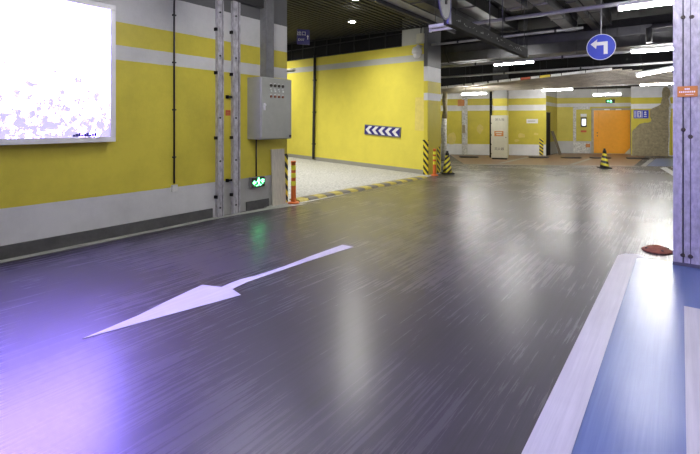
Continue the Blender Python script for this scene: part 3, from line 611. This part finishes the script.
poly = [(12, 285), (22, 268), (32, 262), (46, 246), (60, 235), (74, 232), (90, 228), (108, 229), (125, 222), (130, 210), (118, 190), (121, 172), (120, 155), (134, 142), (150, 135), (168, 128), (185, 118), (190, 95), (195, 70), (193, 45), (200, 20), (212, 11), (225, 12), (238, 25), (244, 40), (245, 60), (232, 80), (236, 100), (240, 120), (233, 140), (235, 160), (232, 240), (235, 300), (230, 370), (231, 445), (12, 441)]
pts = [loc(MP, 630 + x / 6.06, 85 + y / 6.06) for x, y in poly]
cpatch = MB().prism([(max(.02, p.x), max(.0, p.z)) for p in pts], -.016, -.003).build('concrete_patch', 'raw_concrete'); cpatch.matrix_world = MP; tag(cpatch, 'bare rough concrete patch where plaster has come off far wall', 'bare patch')
wp = [(p.x + random.uniform(.03, .10), p.z) for p in pts[22:35]]; wq = [(p.x + .004, p.z) for p in pts[22:35]]
we2 = MB().prism(wq + wp[::-1], -.010, -.003).build('plaster_edge', 'peeling'); we2.matrix_world = MP; tag(we2, 'ragged white plaster edge along the bare concrete patch', 'plaster edge')
# parking locks folded flat
for (pxx, pyy, lab) in ((469, 157.6, 'flat black parking lock at the foot of the white pilaster'), (538, 157.8, 'flat black parking lock in front of the hazard guard strip'), (570, 158.2, 'flat black parking lock before the leaning planks'), (599, 158.4, 'flat black parking lock before the orange door'), (636, 158.8, 'flat black parking lock before the bare concrete patch')):
    p = G(pxx, pyy); k = thing('parking_lock', lab, 'parking lock', frame((p.x, p.y, .006), E20), 'parking locks in the far bays')
    MB().box(-.36, .36, -.06, .06, 0, .05).build('base', 'rubber_black', k, bevel=.01)
    MB().tube([(-.36, 0, .045), (-.40, -.25, .04), (-.30, -.42, .04), (.30, -.42, .04), (.40, -.25, .04), (.36, 0, .045)], .025, 8).build('hoop', 'dark_metal', k, True)

# ------------------------------------------------------------------ steel column on the right
YC = 5.9
sco = thing('steel_column', 'pale scuffed steel clad column standing at the blue bay corner', 'column', frame((0, YC, .0025), (1, 0, 0)))
xc = [onY(p_, HY, YC).x for p_ in (673, 682.5, 684, 690, 691)]
MB().box(xc[0] + .01, .50, .03, .50, 0, CZ - .003).build('core', 'column_groove', sco)
MB().box(xc[0], xc[1], 0, .52, .0, CZ - .003).build('cladding_panel', 'column_steel', sco, bevel=.004)
MB().box(xc[2], xc[3], .008, .03, .0, CZ - .003).build('cladding_panel', 'column_steel', sco)
MB().box(xc[4], .50, .002, .03, .0, CZ - .003).build('cladding_panel', 'column_steel', sco, bevel=.004)
MB().box(.185, .195, -.001, .004, 0, CZ - .01).build('seam', 'column_groove', sco)
MB().box(xc[0] - .004, .51, -.004, .03, 0, .035).build('base_plate', 'column_groove', sco)
for (pxx, pyy) in ((682.8, 17.5), (692, 17.0), (683, 130), (690.5, 137), (682.5, 255.5), (690.5, 257)):
    p = onY(pxx, pyy, YC); MB().tube([(p.x, -.014, p.z), (p.x, .006, p.z)], [.012, .024], 9).build('bolt', 'ink', sco)
p0_, p1_ = onY(677.3, 86.6, YC), onY(697.8, 96.6, YC)
ol = thing('orange_plate', 'orange metal plate with white lettering fixed on steel column', 'sign plate', frame((0, YC, 0), (1, 0, 0)))
MB().box(p0_.x, p1_.x, -.012, -.004, p1_.z, p0_.z).build('plate', 'orange_label', ol, bevel=.002)
lm = MB(); hh = p0_.z - p1_.z; ww = p1_.x - p0_.x
for k in range(3): lm.box(p0_.x + ww * (.36 + .09 * k), p0_.x + ww * (.43 + .09 * k), -.014, -.012, p1_.z + hh * .66, p1_.z + hh * .82)
for k in range(9): lm.box(p0_.x + ww * (.09 + .09 * k), p0_.x + ww * (.15 + .09 * k), -.014, -.012, p1_.z + hh * .40, p1_.z + hh * .54)
lm.box(p0_.x + ww * .4, p0_.x + ww * .8, -.014, -.012, p1_.z + hh * .2, p1_.z + hh * .24).build('lettering', 'sign_white', ol)

# ------------------------------------------------------------------ lamps
def tube_lamp(c, label, lit=True, L_=1.2, d=(1, 0, 0), top=CZ, r=.028):
    t = thing('tube_lamp', label, 'tube lamp', frame(c, d), 'fluorescent tube lamps')
    MB().box(-L_ / 2 - .03, L_ / 2 + .03, -.05, .05, .05, .11).build('body', 'white_metal', t, bevel=.006)
    MB().tube([(-L_ / 2, 0, 0), (L_ / 2, 0, 0)], r, 12).build('tube', 'tube' if lit else 'white_plastic', t, True)
    for s_ in (-1, 1):
        MB().box(s_ * (L_ / 2 + .012) - .015, s_ * (L_ / 2 + .012) + .015, -.03, .03, -.035, .06).build('end_cap', 'white_plastic', t)
        MB().tube([(s_ * L_ * .35, 0, .11), (s_ * L_ * .35, 0, top - c[2])], .006, 6).build('hanger_rod', 'dark_metal', t)
def tl(px, py, z, label, **k): p = G(px, py, z); tube_lamp((p.x, p.y, z), label, **k)
tl(513.5, 63.5, 3.4, 'lit tube lamp below the dark hanging sign bar')
p = G(619, 9.5, 3.7); tube_lamp((p.x + .6, p.y, 3.7), 'lit tube lamp above the round blue arrow sign')
p = G(632, 52.5, 3.4); tube_lamp((p.x + .6, p.y, 3.4), 'lit tube lamp beside round blue arrow sign, behind steel column')
tl(446, 28.5, 3.4, 'short unlit tube lamp beside the ramp wall end', lit=False, L_=.66)
p = G(640.5, 85, 3.02); tube_lamp((p.x + .6, p.y, 3.02), 'lit tube lamp above the bare concrete patch', top=3.28)
tl(557, 90, 2.95, 'lit tube lamp above the yellow wall corner and plank')
tl(607, 94.8, 2.72, 'lit tube lamp above the orange door', L_=1.0)
tl(474, 94, 2.74, 'lit tube lamp above white pilaster on the far wall', L_=1.05)
tube_lamp((-4.15, 3.7, 3.4), 'unseen tube lamp added over the lane to brighten the left wall')  # unseen lamp added to brighten the left wall
tl(350, 124 - 256, 3.4, 'added unseen tube lamp over the lane, level with the painted arrow')  # invented lamp above the view, kept for its light on the wall
tl(640, 124 - 235, 3.4, 'added unseen tube lamp over the blue bay before the steel column')  # invented out-of-view lamp, kept to light the scene
tube_lamp((-.4, -1.7, 3.4), 'lit tube lamp over the lane behind the viewpoint'); tube_lamp((-4.2, -1.7, 3.4), 'lit tube lamp by the advertising panel behind the viewpoint')
tube_lamp((3.4, 8.7, 3.4), 'lit tube lamp beyond the steel column'); tube_lamp((3.4, 13.9, 3.4), 'lit tube lamp beyond the steel column, farther down'); tube_lamp((3.4, 3.4, 3.4), 'lit tube lamp over the blue bay beside the steel column')
tube_lamp((-10.5, 17.5, 3.0), 'lit tube lamp behind the ramp wall')

# ------------------------------------------------------------------ hanging signs
c0 = G(601, 47, 3.28); c0 = T(601, 47, 10.4)
rs = thing('round_arrow_sign', 'round blue hanging traffic sign with white left-turn arrow', 'traffic sign', frame(c0, (1, 0, 0)))
MB().disc(0, 0, .30, 0, .012, 48).build('rim', 'sign_white', rs); MB().disc(0, 0, .287, -.003, 0, 48).build('panel', 'sign_blue', rs)
MB().prism([(.135, -.17), (.135, .12), (-.085, .12), (-.075, .185), (-.215, .08), (-.10, -.035), (-.09, .04), (.055, .04), (.055, -.17)][::-1], -.007, -.003).build('arrow', 'sign_white', rs)
MB().tube([(0, .03, -.25), (0, .03, CZ - c0.z)], .014, 10).build('hanger_pole', 'pipe', rs, True)
# long hanging bar along the lane
za = 3.0; b0 = G(453.5, 23.5, za); b1 = G(525, 58, za); xb = (b0.x + b1.x) / 2
hb = thing('hanging_sign_bar', 'long dark sign bar hanging on rods with faint white lettering', 'hanging sign', frame((xb, b0.y, za), (0, 1, 0)))
Lb = b1.y - b0.y
MB().box(0, Lb, 0, .10, 0, .19).build('body', 'black', hb); MB().box(.01, Lb - .01, -.004, 0, .012, .178).build('face', 'black', hb)
lt = MB(); x = .25
while x < Lb - .5:
    if random.random() < .62:
        z_ = random.uniform(.06, .12); lt.box(x, x + random.uniform(.015, .04), -.006, -.004, z_, z_ + random.uniform(.01, .035))
    x += random.uniform(.05, .09)
lt.build('lettering', 'faint_ink', hb)
for x in (.1, 1.9, Lb * .62, Lb - .1): MB().tube([(x, .05, .19), (x, .05, CZ - za)], .010, 8).build('hanger_rod', 'dark_metal', hb, True)
# round sign seen from behind, near the end of the bar
c = T(445, -3, 6.2); rv = (ray(446.5).normalized()); ed = Vector((0, 1, 0)).lerp(Vector((cT, sT, 0)), -.25).normalized()
rb = thing('round_sign_back', 'grey back of round blue-rimmed sign hanging at the dark bar', 'traffic sign', frame(c, ed))
MB().disc(0, 0, .31, 0, .012, 40).build('back_plate', 'duct_light', rb); MB().disc(0, 0, .30, .012, .02, 40).build('front_face', 'sign_navy', rb); MB().disc(0, 0, .285, -.004, 0, 40).build('inner_plate', 'pipe', rb)
MB().box(-.02, .02, -.03, 0, -.10, CZ - c.z).build('bracket', 'dark_metal', rb)
tag(MB().box(xb + .0, xb + .03, b0.y - .11, b0.y - .01, za - .01, za + .75).box(xb + .005, xb + .025, b0.y - .07, b0.y - .05, za + .75, CZ).build('blue_end_plate', 'sign_navy'), 'narrow navy plate hanging between round sign back and dark bar', 'sign plate')

# ------------------------------------------------------------------ ceiling services
def duct_x(name, pa, pb, z0_, z1_, depth, mat, label, bands=()):
    pass
yD0, yD1 = 14.7, 16.3
du = thing('ventilation_duct', 'wide dark ventilation duct crossing above the lane lamps', 'duct', at((0, 0, 0)))
x0_, x1_ = -15, 8; ch_ = .28
prof = [(yD0, 3.7 + ch_), (yD0 + ch_, 3.7), (yD1 - ch_, 3.7), (yD1, 3.7 + ch_), (yD1, 4.5 - ch_), (yD1 - ch_, 4.5), (yD0 + ch_, 4.5), (yD0, 4.5 - ch_)]
n = len(prof); MB().add([(x, y, z) for x in (x0_, x1_) for y, z in prof], [tuple(range(n)), tuple(range(2 * n - 1, n - 1, -1))] + [(i, i + n, (i + 1) % n + n, (i + 1) % n) for i in range(n)]).build('casing', 'duct', du)
for k in range(9):
    x = -14 + k * 2.45; sc_ = lambda y, z: ((y - 15.5) * 1.05 + 15.5, (z - 4.1) * 1.08 + 4.1)
    pr = [sc_(y, z) for y, z in prof]; MB().add([(xx, y, z) for xx in (x - .03, x + .03) for y, z in pr], [tuple(range(n)), tuple(range(2 * n - 1, n - 1, -1))] + [(i, i + n, (i + 1) % n + n, (i + 1) % n) for i in range(n)]).build('flange', 'dark_metal', du)
    MB().tube([(x + .3, yD0 - .03, 3.8), (x + .3, yD0 - .03, CZ)], .008, 6).build('hanger_rod', 'dark_metal', du)
def pipe_x(y, z, r, xa, xb_, label, mat='pipe', hang=True, zslope=0.0):
    t = thing('ceiling_pipe', label, 'pipe', at((xa, y, z)))
    Lp = xb_ - xa; MB().tube([(0, 0, 0), (Lp, 0, zslope * Lp)], r, 12).build('pipe', mat, t, True)
    k = .8
    while k < Lp:
        MB().tube([(k, 0, zslope * k), (k + .05, 0, zslope * k)], r * 1.35, 12).build('coupling', 'dark_metal' if r > .03 else mat, t, True)
        MB().tube([(k + .4, 0, r), (k + .4, 0, CZ - z)], .006, 6).build('hanger_rod', 'dark_metal', t); k += 2.6
    return t
def ypx(px, py, z): return G(px, py, z).y
pipe_x(ypx(570, 10.5, 3.9), 3.9, .045, onY(470, HY, ypx(570, 10.5, 3.9)).x, 8, 'pale pipe crossing just behind the dark sign bar, above the round arrow sign')
pipe_x(ypx(510, 36, 3.85), 3.85, .035, R0.x + .05, onY(583, HY, ypx(510, 36, 3.85)).x, 'pale pipe crossing in front of the wide duct')
pipe_x(ypx(550, 58, 3.45), 3.45, .04, -14, 8, 'pale pipe running along below the wide duct')
pipe_x(ypx(560, 69.5, 3.42), 3.42, .038, -14, 8, 'pale pipe crossing below and beyond the wide duct')
pipe_x(ypx(600, 85.8, 3.16), 3.16, .035, -9, 6, 'pale pipe just above the lamps over the far bays')
pipe_x(ypx(480, 64, 3.55) + .6, 3.62, .028, -12, -3.4, 'thin pipe ending above the lamp under the sign bar', 'duct_light')
# rectangular ducts running along the lane
for (pxx, pyy, z, ww, hh, ya, yb_, mt, lab) in ((553, 15, 4.25, .30, .25, 4.5, 14.6, 'duct_light', 'pale rectangular duct along the lane behind the sign bar'), (510, 4, 4.25, .38, .25, 4.5, 11.2, 'duct_light', 'pale rectangular duct along the lane above the sign bar'), (598, 15, 4.3, .26, .3, 4.5, 14.6, 'duct', 'grey rectangular duct along the lane above the round arrow sign'), (580, 12, 4.2, .16, .10, 4.5, 14.6, 'dark_metal', 'dark cable tray along the lane between pale ducts'), (420, 4, 4.25, .30, .2, 4.5, 13.5, 'duct', 'grey duct along the lane beside the slatted ceiling edge'), (470, 10, 4.45, .5, .3, 4.5, 14.6, 'dark_metal', 'dark duct along the lane over the unlit lamp')):
    p = G(pxx, pyy, z); t = thing('ceiling_duct', lab, 'duct', at((p.x, ya, z)))
    MB().box(-ww / 2, ww / 2, 0, yb_ - ya, 0, hh).build('casing', mt, t)
    k = 1.0
    while k < yb_ - ya:
        MB().box(-ww / 2 - .02, ww / 2 + .02, k, k + .04, -.02, hh + .02).build('flange', mt, t)
        for s_ in (-1, 1): MB().tube([(s_ * (ww / 2 + .01), k + .02, hh), (s_ * (ww / 2 + .01), k + .02, CZ - z)], .006, 6).build('hanger_rod', 'dark_metal', t)
        k += 1.8
# elbow pipe above the lamp behind the column
p = T(649, 26, 11.4)
tag(MB().tube([(p.x + 3, p.y, p.z + .05), (p.x + .06, p.y, p.z), (p.x, p.y, p.z - .06), (p.x, p.y, p.z - .42)], .07, 12).build('elbow_pipe', 'dark_metal', None, True), 'dark elbow pipe dropping above the lamp beside the arrow sign', 'pipe')
# sagging slatted screen under the services before the far bays
ss = thing('slatted_screen', 'sagging tan slatted screen hung under the ceiling before far bays', 'ceiling screen')
def scr(px, f):   # f 0 near edge, 1 far edge
    yn, yf = 17.5, 20.2
    py_n = 87.5 + (px - 450) * (70.5 - 87.5) / 160; py_f = 93 + (px - 450) * (82 - 93) / 225
    a_, b_ = onY(px, py_n, yn), onY(px, py_f, yf); return a_.lerp(b_, f)
for k in range(13):
    f = k / 12; l_, m_, r_ = scr(436, f), scr(560, f), scr(700 if k > 5 else 622 + k * 10, f)
    for a_, b_ in ((l_, m_), (m_, r_)): MB().bar(a_, b_, .11, .03).build('slat', 'tan_slat', ss)
for k, (xa, xb_, mt) in enumerate(((441, 447, 'foil_and_light_leak'), (448, 463, 'foil_and_light_leak'), (465, 472, 'foil_and_light_leak'), (474, 487, 'foil_and_light_leak'), (489, 497, 'foil_and_light_leak'), (499, 510, 'foil_and_light_leak'), (511, 520, 'foil_and_light_leak'), (521, 530, 'red_tape'), (531, 539, 'foil_and_light_leak'), (540, 550, 'yellow_tape'), (551, 561, 'foil_and_light_leak'), (562, 585, 'foil_and_light_leak'), (586, 612, 'foil_and_light_leak'))):  # second piece is a strip of leaking light drawn as white wrap
    a_, b_ = scr(xa, -.04), scr(xb_, -.04); MB().bar(a_ + Vector((0, 0, .02)), b_ + Vector((0, 0, .02)), .06, .09).build('edge_wrap_and_leak', mt, ss)
for px_ in (470, 540, 600, 640):
    a_ = scr(px_, .3); MB().tube([a_, (a_.x, a_.y, CZ)], .006, 6).build('hanger_rod', 'dark_metal', ss)
a_, b_ = T(637, 76, 13.9), T(690, 66, 13.2)
c_ = (a_ + b_) / 2; tube_lamp(c_, 'slanting lit tube lamp on the slatted screen beside steel column', L_=(b_ - a_).length, d=(b_ - a_))
